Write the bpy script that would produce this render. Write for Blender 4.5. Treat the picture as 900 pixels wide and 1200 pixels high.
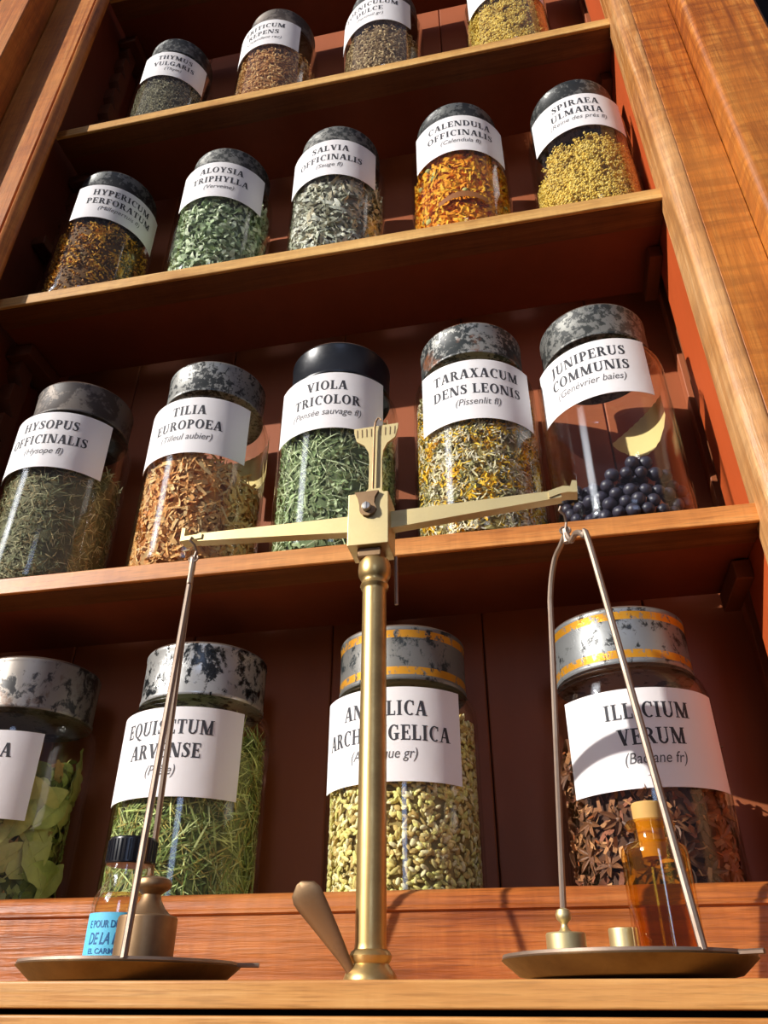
import bpy, bmesh, math, random
import numpy as np
from mathutils import Vector, Matrix
D = bpy.data
for o in list(D.objects): D.objects.remove(o, do_unlink=True)
SC = bpy.context.scene
COL = SC.collection
PI = math.pi
rng = np.random.default_rng(7)
random.seed(7)

# ------------------------------------------------------------------ camera
cam_d = D.cameras.new('camera'); cam = D.objects.new('camera', cam_d); COL.objects.link(cam)
YAW, PITCH, ROLL = 0.2031, 0.5698, 0.0036
CAM = Vector((0.45678, -0.54547, -0.06716))
fw = Vector((-math.sin(YAW)*math.cos(PITCH), math.cos(YAW)*math.cos(PITCH), math.sin(PITCH)))
rt = Vector((math.cos(YAW), math.sin(YAW), 0)); up = rt.cross(fw)
r2 = rt*math.cos(ROLL) + up*math.sin(ROLL); u2 = -rt*math.sin(ROLL) + up*math.cos(ROLL)
m = Matrix.Identity(4)
for i in range(3): m[i][0] = r2[i]; m[i][1] = u2[i]; m[i][2] = -fw[i]; m[i][3] = CAM[i]
cam.matrix_world = m
cam_d.sensor_fit = 'HORIZONTAL'; cam_d.sensor_width = 36; cam_d.lens = 36*916.5/900; cam_d.clip_start = 0.01
SC.camera = cam

# ------------------------------------------------------------------ world: dim cool room with a bright window patch and a glow by the sun, added for glass streaks
W = D.worlds.new('world'); SC.world = W; W.use_nodes = True
nt = W.node_tree; nt.nodes.clear(); L = nt.links
def N(t, **k):
    n = nt.nodes.new(t)
    for a, b in k.items(): setattr(n, a, b)
    return n
tc = N('ShaderNodeTexCoord'); sep = N('ShaderNodeSeparateXYZ'); L.new(tc.outputs['Generated'], sep.inputs[0])
def M(op, a, b=None, c=None):
    n = N('ShaderNodeMath', operation=op)
    for i, v in enumerate((a, b, c)):
        if v is None: continue
        if isinstance(v, (int, float)): n.inputs[i].default_value = v
        else: L.new(v, n.inputs[i])
    return n.outputs[0]
def box(v, lo, hi, s):
    a = N('ShaderNodeMapRange', interpolation_type='SMOOTHSTEP'); L.new(v, a.inputs[0]); a.inputs[1].default_value = lo-s; a.inputs[2].default_value = lo+s
    b = N('ShaderNodeMapRange', interpolation_type='SMOOTHSTEP'); L.new(v, b.inputs[0]); b.inputs[1].default_value = hi-s; b.inputs[2].default_value = hi+s; b.inputs[3].default_value = 1; b.inputs[4].default_value = 0
    return M('MULTIPLY', a.outputs[0], b.outputs[0])
az = M('ARCTAN2', sep.outputs[0], M('MULTIPLY', sep.outputs[1], -1.0))      # 0 = straight out of the cabinet front
win = M('MULTIPLY', box(az, 0.10, 0.24, 0.03), box(sep.outputs[2], 0.04, 0.36, 0.05))
sun_glow = M('MULTIPLY', box(az, -0.98, -0.78, 0.05), box(sep.outputs[2], 0.34, 0.62, 0.05))  # glow around the sun's azimuth, added to streak the jar glass
ramp = N('ShaderNodeValToRGB'); mr = N('ShaderNodeMapRange'); L.new(sep.outputs[2], mr.inputs[0]); mr.inputs[1].default_value = -1; mr.inputs[2].default_value = 1
L.new(mr.outputs[0], ramp.inputs[0])
e = ramp.color_ramp.elements
e[0].position = 0.46; e[0].color = (0.012, 0.009, 0.008, 1)
e[1].position = 0.64; e[1].color = (0.185, 0.166, 0.205, 1)
def addc(a, fac, colr):
    n = N('ShaderNodeMix', data_type='RGBA', blend_type='ADD'); L.new(fac, n.inputs['Factor']); L.new(a, n.inputs['A']); n.inputs['B'].default_value = (*colr, 1)
    return n.outputs['Result']
c = addc(ramp.outputs[0], win, (3.2, 4.2, 6.5))
c = addc(c, sun_glow, (10.0, 10.3, 11.0))
bg = N('ShaderNodeBackground'); L.new(c, bg.inputs[0]); bg.inputs[1].default_value = 1.0
wo = N('ShaderNodeOutputWorld'); L.new(bg.outputs[0], wo.inputs[0])

# ------------------------------------------------------------------ sun
sd = D.lights.new('sun', 'SUN'); sun = D.objects.new('sun', sd); COL.objects.link(sun)
sd.energy = 5.8; sd.angle = math.radians(0.55); sd.color = (1.0, 0.95, 0.88)
sun.rotation_euler = Vector((1.20, 1.0, -0.70)).to_track_quat('-Z', 'Y').to_euler(); sun.location = (-2, -2.4, 2)
SC.view_settings.view_transform = 'Standard'; SC.view_settings.look = 'None'
SC.view_settings.exposure = 0.0; SC.view_settings.gamma = 1; SC.view_settings.use_curve_mapping = False
SC.cycles.transparent_max_bounces = 24

# ================================================================== helpers
def srgb(r, g, b):
    f = lambda v: (v/255)/12.92 if v/255 <= .04045 else ((v/255+.055)/1.055)**2.4
    return (f(r), f(g), f(b))
class MB:
    def __init__(s): s.v = []; s.f = []; s.c = None
    def add(s, vs, fs):
        b = len(s.v); s.v += [tuple(q) for q in vs]; s.f += [tuple(i+b for i in q) for q in fs]; return s
    def box(s, x0, x1, y0, y1, z0, z1, bev=0.0, seg=2):
        bm = bmesh.new(); bmesh.ops.create_cube(bm, size=1)
        for q in bm.verts: q.co = Vector(((x0+x1)/2+q.co.x*(x1-x0), (y0+y1)/2+q.co.y*(y1-y0), (z0+z1)/2+q.co.z*(z1-z0)))
        if bev: bmesh.ops.bevel(bm, geom=bm.edges[:], offset=bev, segments=seg, affect='EDGES', profile=.5)
        bm.verts.index_update()
        s.add([q.co[:] for q in bm.verts], [[q.index for q in f.verts] for f in bm.faces]); bm.free(); return s
    def lathe(s, prof, n=48, c=(0, 0, 0), closed=False):
        vs = []; fs = []
        for r, z in prof:
            for i in range(n):
                a = 2*PI*i/n; vs.append((c[0]+r*math.cos(a), c[1]+r*math.sin(a), c[2]+z))
        k = len(prof)
        for j in range(k if closed else k-1):
            j2 = (j+1) % k
            for i in range(n):
                i2 = (i+1) % n; fs.append((j*n+i, j*n+i2, j2*n+i2, j2*n+i))
        if not closed:
            if prof[0][0] > 1e-6: fs.append(tuple(range(n))[::-1])
            if prof[-1][0] > 1e-6: fs.append(tuple((k-1)*n+i for i in range(n)))
        return s.add(vs, fs)
    def tube(s, pts, rad, n=10, caps=True):
        P = [Vector(q) for q in pts]; k = len(P); vs = []; fs = []
        rads = rad if isinstance(rad, (list, tuple)) else [rad]*k
        T = [((P[min(i+1, k-1)]-P[max(i-1, 0)]).normalized()) for i in range(k)]
        a = T[0].orthogonal().normalized()
        for i in range(k):
            a = (a - T[i]*a.dot(T[i])).normalized(); b = T[i].cross(a)
            for j in range(n):
                t = 2*PI*j/n; vs.append(P[i]+(a*math.cos(t)+b*math.sin(t))*rads[i])
        for i in range(k-1):
            for j in range(n):
                j2 = (j+1) % n; fs.append((i*n+j, i*n+j2, (i+1)*n+j2, (i+1)*n+j))
        if caps: fs += [tuple(range(n))[::-1], tuple((k-1)*n+j for j in range(n))]
        return s.add(vs, fs)
    def prism(s, poly, axis, a0, a1):
        """extrude a polygon given in the two other axes along axis"""
        n = len(poly)
        def mk(p, a):
            return {'x': (a, p[0], p[1]), 'y': (p[0], a, p[1]), 'z': (p[0], p[1], a)}[axis]
        vs = [mk(q, a0) for q in poly] + [mk(q, a1) for q in poly]
        fs = [tuple(range(n))[::-1], tuple(range(n, 2*n))] + [(i, (i+1) % n, n+(i+1) % n, n+i) for i in range(n)]
        return s.add(vs, fs)
    def build(s, name, mat, parent=None, loc=None, smooth=35, recalc=True):
        me = D.meshes.new(name); me.from_pydata(s.v, [], s.f)
        if recalc:
            bm = bmesh.new(); bm.from_mesh(me); bmesh.ops.recalc_face_normals(bm, faces=bm.faces); bm.to_mesh(me); bm.free()
        me.materials.append(mat)
        if smooth:
            me.polygons.foreach_set('use_smooth', [True]*len(me.polygons)); me.set_sharp_from_angle(angle=math.radians(smooth))
        me.update()
        o = D.objects.new(name, me); COL.objects.link(o)
        if smooth and len(me.polygons) < 3000:
            wn = o.modifiers.new('weighted', 'WEIGHTED_NORMAL'); wn.keep_sharp = True; wn.weight = 100
        if parent: o.parent = parent
        if loc: o.location = loc
        return o
def tag(o, label=None, cat=None, group=None, kind=None):
    if label: o['label'] = label
    if cat: o['category'] = cat
    if group: o['group'] = group
    if kind: o['kind'] = kind
    return o
def thing(name, label, cat, loc=(0, 0, 0), group=None, rz=0):
    o = D.objects.new(name, None); COL.objects.link(o); o.location = loc; o.rotation_euler = (0, 0, rz)
    o.empty_display_size = .02
    return tag(o, label, cat, group)

# ------------------------------------------------------------------ materials
class NT:
    def __init__(s, name):
        s.m = D.materials.new(name); s.m.use_nodes = True; s.t = s.m.node_tree; s.t.nodes.clear()
        s.out = s.n('ShaderNodeOutputMaterial')
    def n(s, t, ins=None, **k):
        q = s.t.nodes.new(t)
        for a, b in k.items(): setattr(q, a, b)
        for a, b in (ins or {}).items(): s.set(q.inputs[a], b)
        return q
    def set(s, i, v):
        if hasattr(v, 'is_output') and v.is_output: s.t.links.new(v, i)
        elif isinstance(v, (tuple, list)) and len(v) == 3 and i.type == 'RGBA': i.default_value = (*v, 1)
        else: i.default_value = v
    def mix(s, f, a, b, blend='MIX'):
        q = s.n('ShaderNodeMix', data_type='RGBA', blend_type=blend)
        s.set(q.inputs['Factor'], f); s.set(q.inputs['A'], a); s.set(q.inputs['B'], b); return q.outputs['Result']
    def math(s, op, a, b=None, c=None):
        q = s.n('ShaderNodeMath', operation=op)
        for i, v in enumerate((a, b, c)):
            if v is not None: s.set(q.inputs[i], v)
        return q.outputs[0]
    def ramp(s, f, stops, interp='LINEAR'):
        q = s.n('ShaderNodeValToRGB'); s.set(q.inputs[0], f); q.color_ramp.interpolation = interp
        el = q.color_ramp.elements
        while len(el) < len(stops): el.new(.5)
        for e_, (p, c_) in zip(el, stops):
            e_.position = p; e_.color = (*c_, 1) if not isinstance(c_, (int, float)) else (c_, c_, c_, 1)
        return q.outputs[0]
    def noise(s, vec, scale, detail=4, rough=.55, dist=0):
        q = s.n('ShaderNodeTexNoise', {'Scale': scale, 'Detail': detail, 'Roughness': rough, 'Distortion': dist})
        if vec is not None: s.set(q.inputs['Vector'], vec)
        return q.outputs['Fac']
    def coord(s, scale=(1, 1, 1), rot=(0, 0, 0), loc=(0, 0, 0)):
        t = s.n('ShaderNodeTexCoord'); q = s.n('ShaderNodeMapping', {'Vector': t.outputs['Object'], 'Scale': scale, 'Rotation': rot, 'Location': loc}); return q.outputs[0]
    def bsdf(s, **k):
        q = s.n('ShaderNodeBsdfPrincipled')
        for a, b in k.items(): s.set(q.inputs[a.replace('_', ' ')], b)
        s.t.links.new(q.outputs[0], s.out.inputs[0]); return q
    def bump(s, h, strength=.3, dist=.001):
        return s.n('ShaderNodeBump', {'Height': h, 'Strength': strength, 'Distance': dist}).outputs[0]

def wood(name, dark, mid, light, axis='x', rough=.42, gs=1.0, ripple=.35, bump=.25, spec=.4):
    """grain runs along axis"""
    k = NT(name)
    sc = {'x': (3, 60, 60), 'z': (60, 60, 3)}[axis]; sc = tuple(v*gs for v in sc)
    v = k.coord(sc); g = k.noise(v, 1.6, 6, .62, .6)
    vf = k.coord(tuple(q*5 for q in sc)); f = k.noise(vf, 2.2, 3, .6)
    sc2 = {'x': (70, 9, 14), 'z': (9, 14, 70)}[axis]
    rp = k.noise(k.coord(sc2), 1.2, 3, .6, .8)           # cross ripple of quartered timber
    big = k.noise(k.coord((5, 5, 5)), 1.1, 3, .5)
    col = k.ramp(g, [(.28, dark), (.5, mid), (.74, light)])
    col = k.mix(k.math('MULTIPLY', k.ramp(rp, [(.42, 0.0), (.62, 1.0)]), ripple), col, dark)
    col = k.mix(k.math('MULTIPLY', k.ramp(f, [(.5, 0.0), (.66, 1.0)]), .45), col, tuple(q*.55 for q in dark))
    col = k.mix(k.ramp(big, [(.40, 0.0), (.75, .55)]), col, light)
    h = k.math('ADD', k.math('MULTIPLY', f, .6), g)
    k.bsdf(Base_Color=col, Roughness=k.math('MULTIPLY_ADD', g, .25, rough-.1), Normal=k.bump(h, bump, .0012), Specular_IOR_Level=spec)
    return k.m
def paint(name, base, rough=.55, bump=.12, var=.25):
    k = NT(name)
    n = k.noise(k.coord((8, 8, 2)), 2.5, 5, .6); f = k.noise(k.coord((90, 90, 20)), 1.5, 3)
    col = k.mix(k.math('MULTIPLY', k.ramp(n, [(.35, 0.0), (.7, 1.0)]), var), base, tuple(q*.45 for q in base))
    k.bsdf(Base_Color=col, Roughness=rough, Normal=k.bump(f, bump, .001), Specular_IOR_Level=.3); return k.m
m_shelf = wood('oak_shelf_edge', srgb(150, 95, 45), srgb(205, 155, 85), srgb(232, 190, 120), 'x', ripple=.2)
m_shelf_mid = wood('orange_oak_shelf_edge', srgb(140, 75, 28), srgb(200, 125, 58), srgb(226, 160, 88), 'x', ripple=.25)
m_nosing_shade = wood('shaded_oak_underside', srgb(84, 50, 26), srgb(112, 68, 36), srgb(134, 88, 52), 'x', ripple=.2)  # same oak as the edge, darkened to paint in the underside shade
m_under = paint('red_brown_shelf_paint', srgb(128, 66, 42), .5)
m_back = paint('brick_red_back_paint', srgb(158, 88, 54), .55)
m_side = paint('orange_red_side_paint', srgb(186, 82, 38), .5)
m_rack = paint('dark_oak_rack', srgb(120, 70, 42), .6)
m_stile = wood('oak_stile_vertical', srgb(118, 54, 10), srgb(176, 95, 24), srgb(204, 136, 60), 'z', ripple=.7, bump=.4)
m_bead = wood('pale_moulding', srgb(122, 68, 28), srgb(186, 124, 62), srgb(222, 178, 126), 'z', ripple=.35, bump=.6)  # paler than the other post timber
m_stile_l = wood('oak_stile_left', srgb(120, 58, 14), srgb(180, 102, 34), srgb(204, 136, 62), 'z', ripple=.3, bump=.3)
m_rail = wood('oak_rail', srgb(108, 48, 14), srgb(170, 92, 36), srgb(196, 128, 68), 'x', ripple=.3, gs=.9, bump=.8)
m_counter = wood('oak_counter', srgb(176, 108, 46), srgb(208, 146, 78), srgb(226, 176, 112), 'x', ripple=.15, bump=.15)
m_wall = paint('dark_wall', srgb(28, 24, 24), .9)

def glass_mat(name, tint=(.985, .992, .985), edge=(.60, .65, .58), refl=(1, 1, 1), f0=.024, grade=1.6):
    k = NT(name)
    lw = k.n('ShaderNodeLayerWeight', {'Blend': .5}).outputs['Facing']
    f5 = k.math('POWER', lw, 5.0); fac = k.math('MULTIPLY_ADD', f5, .75, f0)
    tcol = k.mix(k.math('POWER', lw, 5.0*grade), tint, edge)
    tr = k.n('ShaderNodeBsdfTransparent', {'Color': tcol}); gl = k.n('ShaderNodeBsdfGlossy', {'Color': refl, 'Roughness': .03})
    mx = k.n('ShaderNodeMixShader', {0: fac}); k.t.links.new(tr.outputs[0], mx.inputs[1]); k.t.links.new(gl.outputs[0], mx.inputs[2])
    k.t.links.new(mx.outputs[0], k.out.inputs[0]); return k.m
m_glass = glass_mat('clear_jar_glass')
m_vial = glass_mat('clear_vial_glass', (.975, .98, .975), (.5, .52, .5), f0=.05)
m_amber = glass_mat('amber_bottle_glass', (.94, .81, .45), (.55, .32, .07), f0=.06)
m_liquid = glass_mat('amber_liquid', (.985, .87, .50), (.9, .62, .2), f0=.015)
m_brown_liquid = glass_mat('brown_liquid', (.90, .74, .52), (.6, .35, .15), f0=.015)

def lid_mat(name, dark, silver, amount, scale=90, gold=False, rough=.42, rust=None):
    k = NT(name)
    v = k.coord((1, 1, .8)); n = k.noise(v, scale, 8, .7, .3); b = k.noise(v, 22, 3, .5)
    s = k.math('ADD', k.math('MULTIPLY', n, .6), k.math('MULTIPLY', b, .4))
    lo = .5-(amount-.5)*.36
    f = k.ramp(s, [(max(lo-.02, 0), 0.0), (lo+.02, 1.0)])
    col = k.mix(f, dark, silver)
    if rust:
        rn = k.noise(v, 40, 6, .7); col = k.mix(k.ramp(rn, [(.56, 0.0), (.66, .8)]), col, rust)
    met = k.math('MULTIPLY', f, .55)
    if gold or rust:
        t = k.n('ShaderNodeTexCoord'); z = k.n('ShaderNodeSeparateXYZ', {0: t.outputs['Object']}).outputs[2]
        if gold:
            b1 = k.math('COMPARE', z, .2415, .0032); b2 = k.math('COMPARE', z, .2105, .0032)
            gf = k.math('ADD', b1, b2)
            fl = k.noise(v, 160, 5, .7); gf = k.math('MULTIPLY', gf, k.ramp(fl, [(.40, 0.0), (.47, 1.0)]))
            col = k.mix(gf, col, srgb(214, 150, 40)); met = k.math('MAXIMUM', met, k.math('MULTIPLY', gf, .55))
        pass
    zz = k.n('ShaderNodeSeparateXYZ', {0: k.n('ShaderNodeTexCoord').outputs['Object']}).outputs[2]
    tp = k.math('GREATER_THAN', zz, .2478); col = k.mix(k.math('MULTIPLY', tp, .75), col, rust or srgb(128, 100, 80))
    k.bsdf(Base_Color=col, Metallic=met, Roughness=k.math('MULTIPLY_ADD', n, .3, rough-.15), Normal=k.bump(f, .25, .0004)); return k.m
def brass(name, base, rough=.3, dirty=.4, dirt=(.12, .08, .04)):
    k = NT(name); v = k.coord((1, 1, 1)); n = k.noise(v, 70, 6, .65); g = k.noise(v, 18, 3)
    col = k.mix(k.math('MULTIPLY', k.ramp(k.math('ADD', k.math('MULTIPLY', n, .5), k.math('MULTIPLY', g, .5)), [(.42, 0.0), (.66, 1.0)]), dirty), base, dirt)
    k.bsdf(Base_Color=col, Metallic=.92, Roughness=k.math('MULTIPLY_ADD', n, .3, rough-.12), Normal=k.bump(n, .06, .0004)); return k.m
m_brass = brass('aged_brass', (.62, .43, .17), .36, .45)
m_brass_pale = brass('pale_brass', (.68, .56, .29), .48, .25, (.3, .22, .09))
m_brass_dark = brass('brown_brass', (.34, .22, .12), .5, .55, (.12, .07, .04))
m_pan = brass('tarnished_pan_brass', (.25, .165, .07), .42, .6, (.10, .06, .025))
m_wire = brass('brown_steel_wire', (.36, .28, .22), .52, .5, (.18, .11, .08))
m_steel = brass('steel_screw', (.55, .54, .52), .35, .2)
def plain(name, col, rough=.5, **k):
    q = NT(name); n = q.noise(q.coord(), 60, 4)
    q.bsdf(Base_Color=q.mix(q.math('MULTIPLY', n, .25), col, tuple(c*.6 for c in col)), Roughness=rough, **k); return q.m
m_ink = plain('grey_black_ink', srgb(52, 52, 58), .7)
m_ink_soft = plain('soft_grey_ink', srgb(92, 90, 92), .7)
m_blue = plain('sky_blue_paper', srgb(98, 196, 232), .6)
m_blue_ink = plain('navy_ink', srgb(22, 92, 150), .6)
m_cap = plain('black_plastic', srgb(16, 16, 22), .28)
m_cork = plain('cork', srgb(205, 160, 90), .8)
m_tan = plain('old_tan_paper', srgb(236, 208, 140), .75)
m_brownpaper = plain('old_brown_paper', srgb(140, 84, 34), .75)
def paper_mat():
    k = NT('white_label_paper'); n = k.noise(k.coord(), 55, 3); f = k.noise(k.coord(), 260, 3)
    h = k.math('ADD', k.math('MULTIPLY', n, 1.0), k.math('MULTIPLY', f, .1))
    k.bsdf(Base_Color=srgb(232, 229, 229), Roughness=.55, Normal=k.bump(h, .12, .002), Specular_IOR_Level=.3); return k.m
m_paper = paper_mat()
def herb_mat(name, rough=.75, spec=.25):
    k = NT(name); a = k.n('ShaderNodeAttribute', attribute_name='tint')
    n = k.noise(k.coord(), 900, 3)
    k.bsdf(Base_Color=k.mix(k.math('MULTIPLY', k.ramp(n, [(.35, 0.0), (.7, 1.0)]), .3), a.outputs['Color'], (.05, .035, .015), 'MIX'), Roughness=rough, Specular_IOR_Level=spec); return k.m
m_herb = herb_mat('dried_plant')
m_berry = plain('juniper_skin', srgb(54, 51, 66), .42)
def leaf_mat(name, a, b, vein):
    k = NT(name); v = k.coord(); n = k.noise(v, 60, 4); f = k.noise(v, 300, 3)
    oi = k.n('ShaderNodeObjectInfo').outputs['Random']
    col = k.mix(k.ramp(n, [(.35, 0.0), (.68, 1.0)]), a, b); col = k.mix(k.math('MULTIPLY', oi, .6), col, vein)
    k.bsdf(Base_Color=col, Roughness=.55, Normal=k.bump(f, .2, .0006)); return k.m
m_leaf = leaf_mat('pressed_green_leaf', srgb(128, 138, 62), srgb(182, 180, 96), srgb(200, 176, 112))
m_anise = leaf_mat('star_anise_bark', srgb(96, 58, 32), srgb(150, 96, 56), srgb(64, 38, 26))

# ================================================================== setting: wall behind
S1, S2, S3, S4, S5 = 0.0, 0.2624, 0.6513, 1.0010, 1.400
FLOOR1 = -0.052
tag(MB().box(-2.0, 2.6, .20, .26, -1.0, 3.0).build('wall_back', m_wall), kind='structure')

# ================================================================== cabinet
CX0, CX1 = -0.150, 0.674
BK = 0.150
cab = thing('apothecary_cabinet', 'tall oak apothecary cabinet with moulded posts and red painted inside', 'cabinet', (0, 0, FLOOR1-.004))
ZO = FLOOR1-.004
def part(mb, name, mat, smooth=35):
    o = mb.build(name, mat, cab, smooth=smooth); o.location = (0, 0, -ZO); return o
ZT = 1.75
# back in upright boards with thin gaps
mbk = MB()
edges = [CX0, -.02, .115, .262, .41, .56, CX1]
for a, b in zip(edges[:-1], edges[1:]): mbk.box(a+.0006, b-.0006, BK, BK+.018, ZO-.02, ZT, .0012, 1)
part(mbk, 'back_panel', m_back)
part(MB().box(CX0-.02, CX0, -.004, BK+.018, ZO-.02, ZT), 'side_panel', m_under)  # left panel in a darker paint that imitates its shade
part(MB().box(CX1, CX1+.02, -.004, BK+.018, ZO-.02, ZT), 'side_panel', m_side)
part(MB().box(CX0-.02, CX1+.02, .010, BK+.018, FLOOR1-.02, FLOOR1), 'cabinet_floor', m_under)
part(MB().box(CX0-.02, CX1+.02, -.004, BK+.018, ZT, ZT+.02), 'cabinet_top', m_under)
# front rail under the bottom row, rounded nosing on top
prof = [(-.004, ZO-.03), (-.004, -.0135), (-.0062, -.0125), (-.0062, -.0108), (-.0048, -.0098), (-.0046, -.0070), (-.0030, -.0035), (.0004, -.0008), (.0045, 0.0), (.0095, 0.0), (.0095, ZO-.03)]
part(MB().prism(prof, 'x', CX0-.02, CX1+.02), 'front_rail', m_rail, 30)
# left post: bead, groove, flat face
FY = -.030
def bead(xc, yc, r, x_in, x_out, y_back, seg=10, a0=PI, a1=2*PI):
    pts = [(xc+r*math.cos(a0+(a1-a0)*i/seg), yc+r*math.sin(a0+(a1-a0)*i/seg)) for i in range(seg+1)]
    return [(x_out, y_back)]+pts+[(x_in, y_back)]
part(MB().box(-.208, -.1335, FY, -.0045, ZO-.03, ZT, .0012, 1), 'post', m_stile_l)
lp = [(-.1315, -.008), (-.1315, -.0265), (-.1303, -.0300), (-.1280, -.0318), (-.1250, -.0312), (-.1220, -.0286), (-.1195, -.0250), (-.1178, -.0210), (-.1186, -.0165), (-.1240, -.0120), (-.1380, -.0080)]
part(MB().prism(lp, 'z', ZO-.03, ZT), 'bead_moulding', m_stile_l, 40)
st = MB().box(-.2315, -.2095, -.072, .012, ZO-.03, ZT, .0012, 1)
part(st, 'cover_strip', m_stile_l)
part(MB().box(-.2900, -.2325, -.060, .012, ZO-.03, ZT, .0012, 1).box(-.36, -.292, -.068, .012, ZO-.03, ZT, .0012, 1), 'outer_post', m_stile_l)
# right post: chamfered inner moulding, flat, raised outer board with rounded arris
rp = [(.6335, .012), (.6335, -.022), (.6345, -.0262), (.6375, -.0285), (.6400, -.0290), (.6425, -.0302), (.6480, -.0312), (.6505, -.0308), (.6517, -.0300), (.6515, .012)]
part(MB().prism(rp, 'z', ZO-.03, ZT), 'bead_moulding', m_bead, 40)
part(MB().box(.6518, .694, FY, .012, ZO-.03, ZT, .0008, 1), 'post', m_stile)
op = [(.6945, .012), (.6945, -.052), (.6955, -.0555), (.698, -.058), (.7015, -.059), (.764, -.059), (.7655, -.0575), (.7655, .012)]
part(MB().prism(op, 'z', ZO-.03, ZT), 'outer_post', m_stile, 40)
part(MB().box(.7662, .772, -.050, .012, ZO-.03, ZT, .0008, 1), 'edge_strip', m_stile)
# saw-tooth racks at the four corners and loose cleats that carry the shelves
def rack(x0, x1, y_front, y_back):
    pts = []; z = ZO+.03; pitch = .047; d = (y_front-y_back)
    pl = [(y_back, ZO)]; z = ZO
    pl = [(y_back, ZO), (y_front, ZO)]
    while z < ZT-.1:
        pl += [(y_front, z+pitch*.55), (y_back+(y_front-y_back)*.35, z+pitch*.62), (y_front, z+pitch)]; z += pitch
    pl += [(y_back, z)]
    return MB().prism(pl, 'x', x0, x1)
part(rack(CX0+.0005, CX0+.018, .070, .094), 'shelf_rack', m_rack, 0)
part(MB().box(CX0+.0005, CX0+.026, .132, .1495, ZO, ZT-.05, .0008, 1), 'corner_post', m_back)
part(rack(CX1-.030, CX1-.0005, .092, .114), 'shelf_rack', m_rack, 0)
part(MB().box(.6370, CX1-.0005, .0125, .086, ZO, ZT-.05, .0006, 1), 'post_return', m_side)
part(MB().box(CX1-.030, CX1-.0005, .134, .1495, ZO, ZT-.05, .0008, 1), 'corner_post', m_back)
for z in (S2, S3, S4, S5):
    for x0, x1 in ((CX0+.002, CX0+.034), (.6225, .6366)):
        part(MB().box(x0, x1, .060, .124, z-.034, z-.0164, .001, 1), 'cleat', m_rack)
part(MB().box(CX0+.002, CX0+.020, .036, .124, .80, .816, .001, 1), 'cleat', m_rack)

# ================================================================== shelves: oak lip, nosing with its underside shade painted in, red-brown board
sh_lab = {S2: 'orange oak edged shelf behind the balance beam, carrying the TILIA and VIOLA jars',
          S3: 'pale oak edged shelf carrying the jars from HYPERICUM to SPIRAEA',
          S4: 'pale oak edged shelf carrying the THYMUS and TRITICUM jars',
          S5: 'topmost shelf, only its lit front edge showing at the upper left'}
for z, lb in sh_lab.items():
    t = thing('cabinet_shelf', lb, 'shelf', (0, 0, z-.0162), 'shelves of the apothecary cabinet')
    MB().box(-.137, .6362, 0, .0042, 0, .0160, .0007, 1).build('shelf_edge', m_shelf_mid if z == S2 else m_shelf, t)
    MB().box(-.137, .6362, .0043, .034, 0, .0160).build('shaded_nosing_underside', m_nosing_shade, t)
    MB().box(-.137, .6362, .0345, .1255, .0015, .0160).build('shelf_board', m_under, t)

# ================================================================== counter in front
ct = thing('oak_counter', 'light oak counter edge in front of the cabinet, under the balance', 'counter', (0, 0, -.9))
CZ = -.0562
def cpart(mb, n, mt):
    o = mb.build(n, mt, ct); o.location = (0, 0, .9); return o
cpart(MB().box(-.75, 1.35, -.20, -.0045, CZ-.0098, CZ, .0012, 2), 'counter_top', m_counter)
cpart(MB().box(-.73, 1.33, -.185, -.012, -.0800, CZ-.0100), 'shaded_gap_strip', m_wall)  # near-black strip stands in for the shaded gap
cpart(MB().box(-.75, 1.35, -.20, -.18, -.20, -.0682, .0012, 2), 'drawer_front', m_counter)
cpart(MB().box(-.73, 1.33, -.178, -.03, -.9, -.0802), 'counter_body', m_counter)

# ================================================================== serif capitals
T_, t_, F_ = .19, .08, .055     # stem, hairline, serif
def rect(a, b, c_, d): return ([(a, c_), (b, c_), (b, d), (a, d)],)
def rib(pts, ws):
    out = []; k = len(pts); L_ = []; R_ = []
    for i in range(k):
        a = pts[max(i-1, 0)]; b = pts[min(i+1, k-1)]; dx, dy = b[0]-a[0], b[1]-a[1]; l = math.hypot(dx, dy) or 1
        nx, ny = -dy/l, dx/l; w = ws[i]/2 if isinstance(ws, (list, tuple)) else ws/2
        L_.append((pts[i][0]+nx*w, pts[i][1]+ny*w)); R_.append((pts[i][0]-nx*w, pts[i][1]-ny*w))
    for i in range(k-1): out.append([R_[i], R_[i+1], L_[i+1], L_[i]])
    return tuple(out)
def bowl(cx, cy, rx, ry, a0, a1, tx=T_, ty=t_, n=18):
    out = []
    for i in range(n):
        q = []
        for a, ins in ((a0+(a1-a0)*i/n, 0), (a0+(a1-a0)*(i+1)/n, 0), (a0+(a1-a0)*(i+1)/n, 1), (a0+(a1-a0)*i/n, 1)):
            q.append((cx+(rx-tx*ins)*math.cos(a), cy+(ry-ty*ins)*math.sin(a)))
        out.append(q)
    return tuple(out)
def stem(x, y0=0, y1=1, serif=3, w=T_, e=.085):
    o = rect(x, x+w, y0, y1)
    if serif & 1: o += rect(x-e, x+w+e, y0, y0+F_)
    if serif & 2: o += rect(x-e, x+w+e, y1-F_, y1)
    return o
def diag(x0, x1, w, y0=0, y1=1): return ([(x0, y0), (x0+w, y0), (x1+w, y1), (x1, y1)],)
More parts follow.
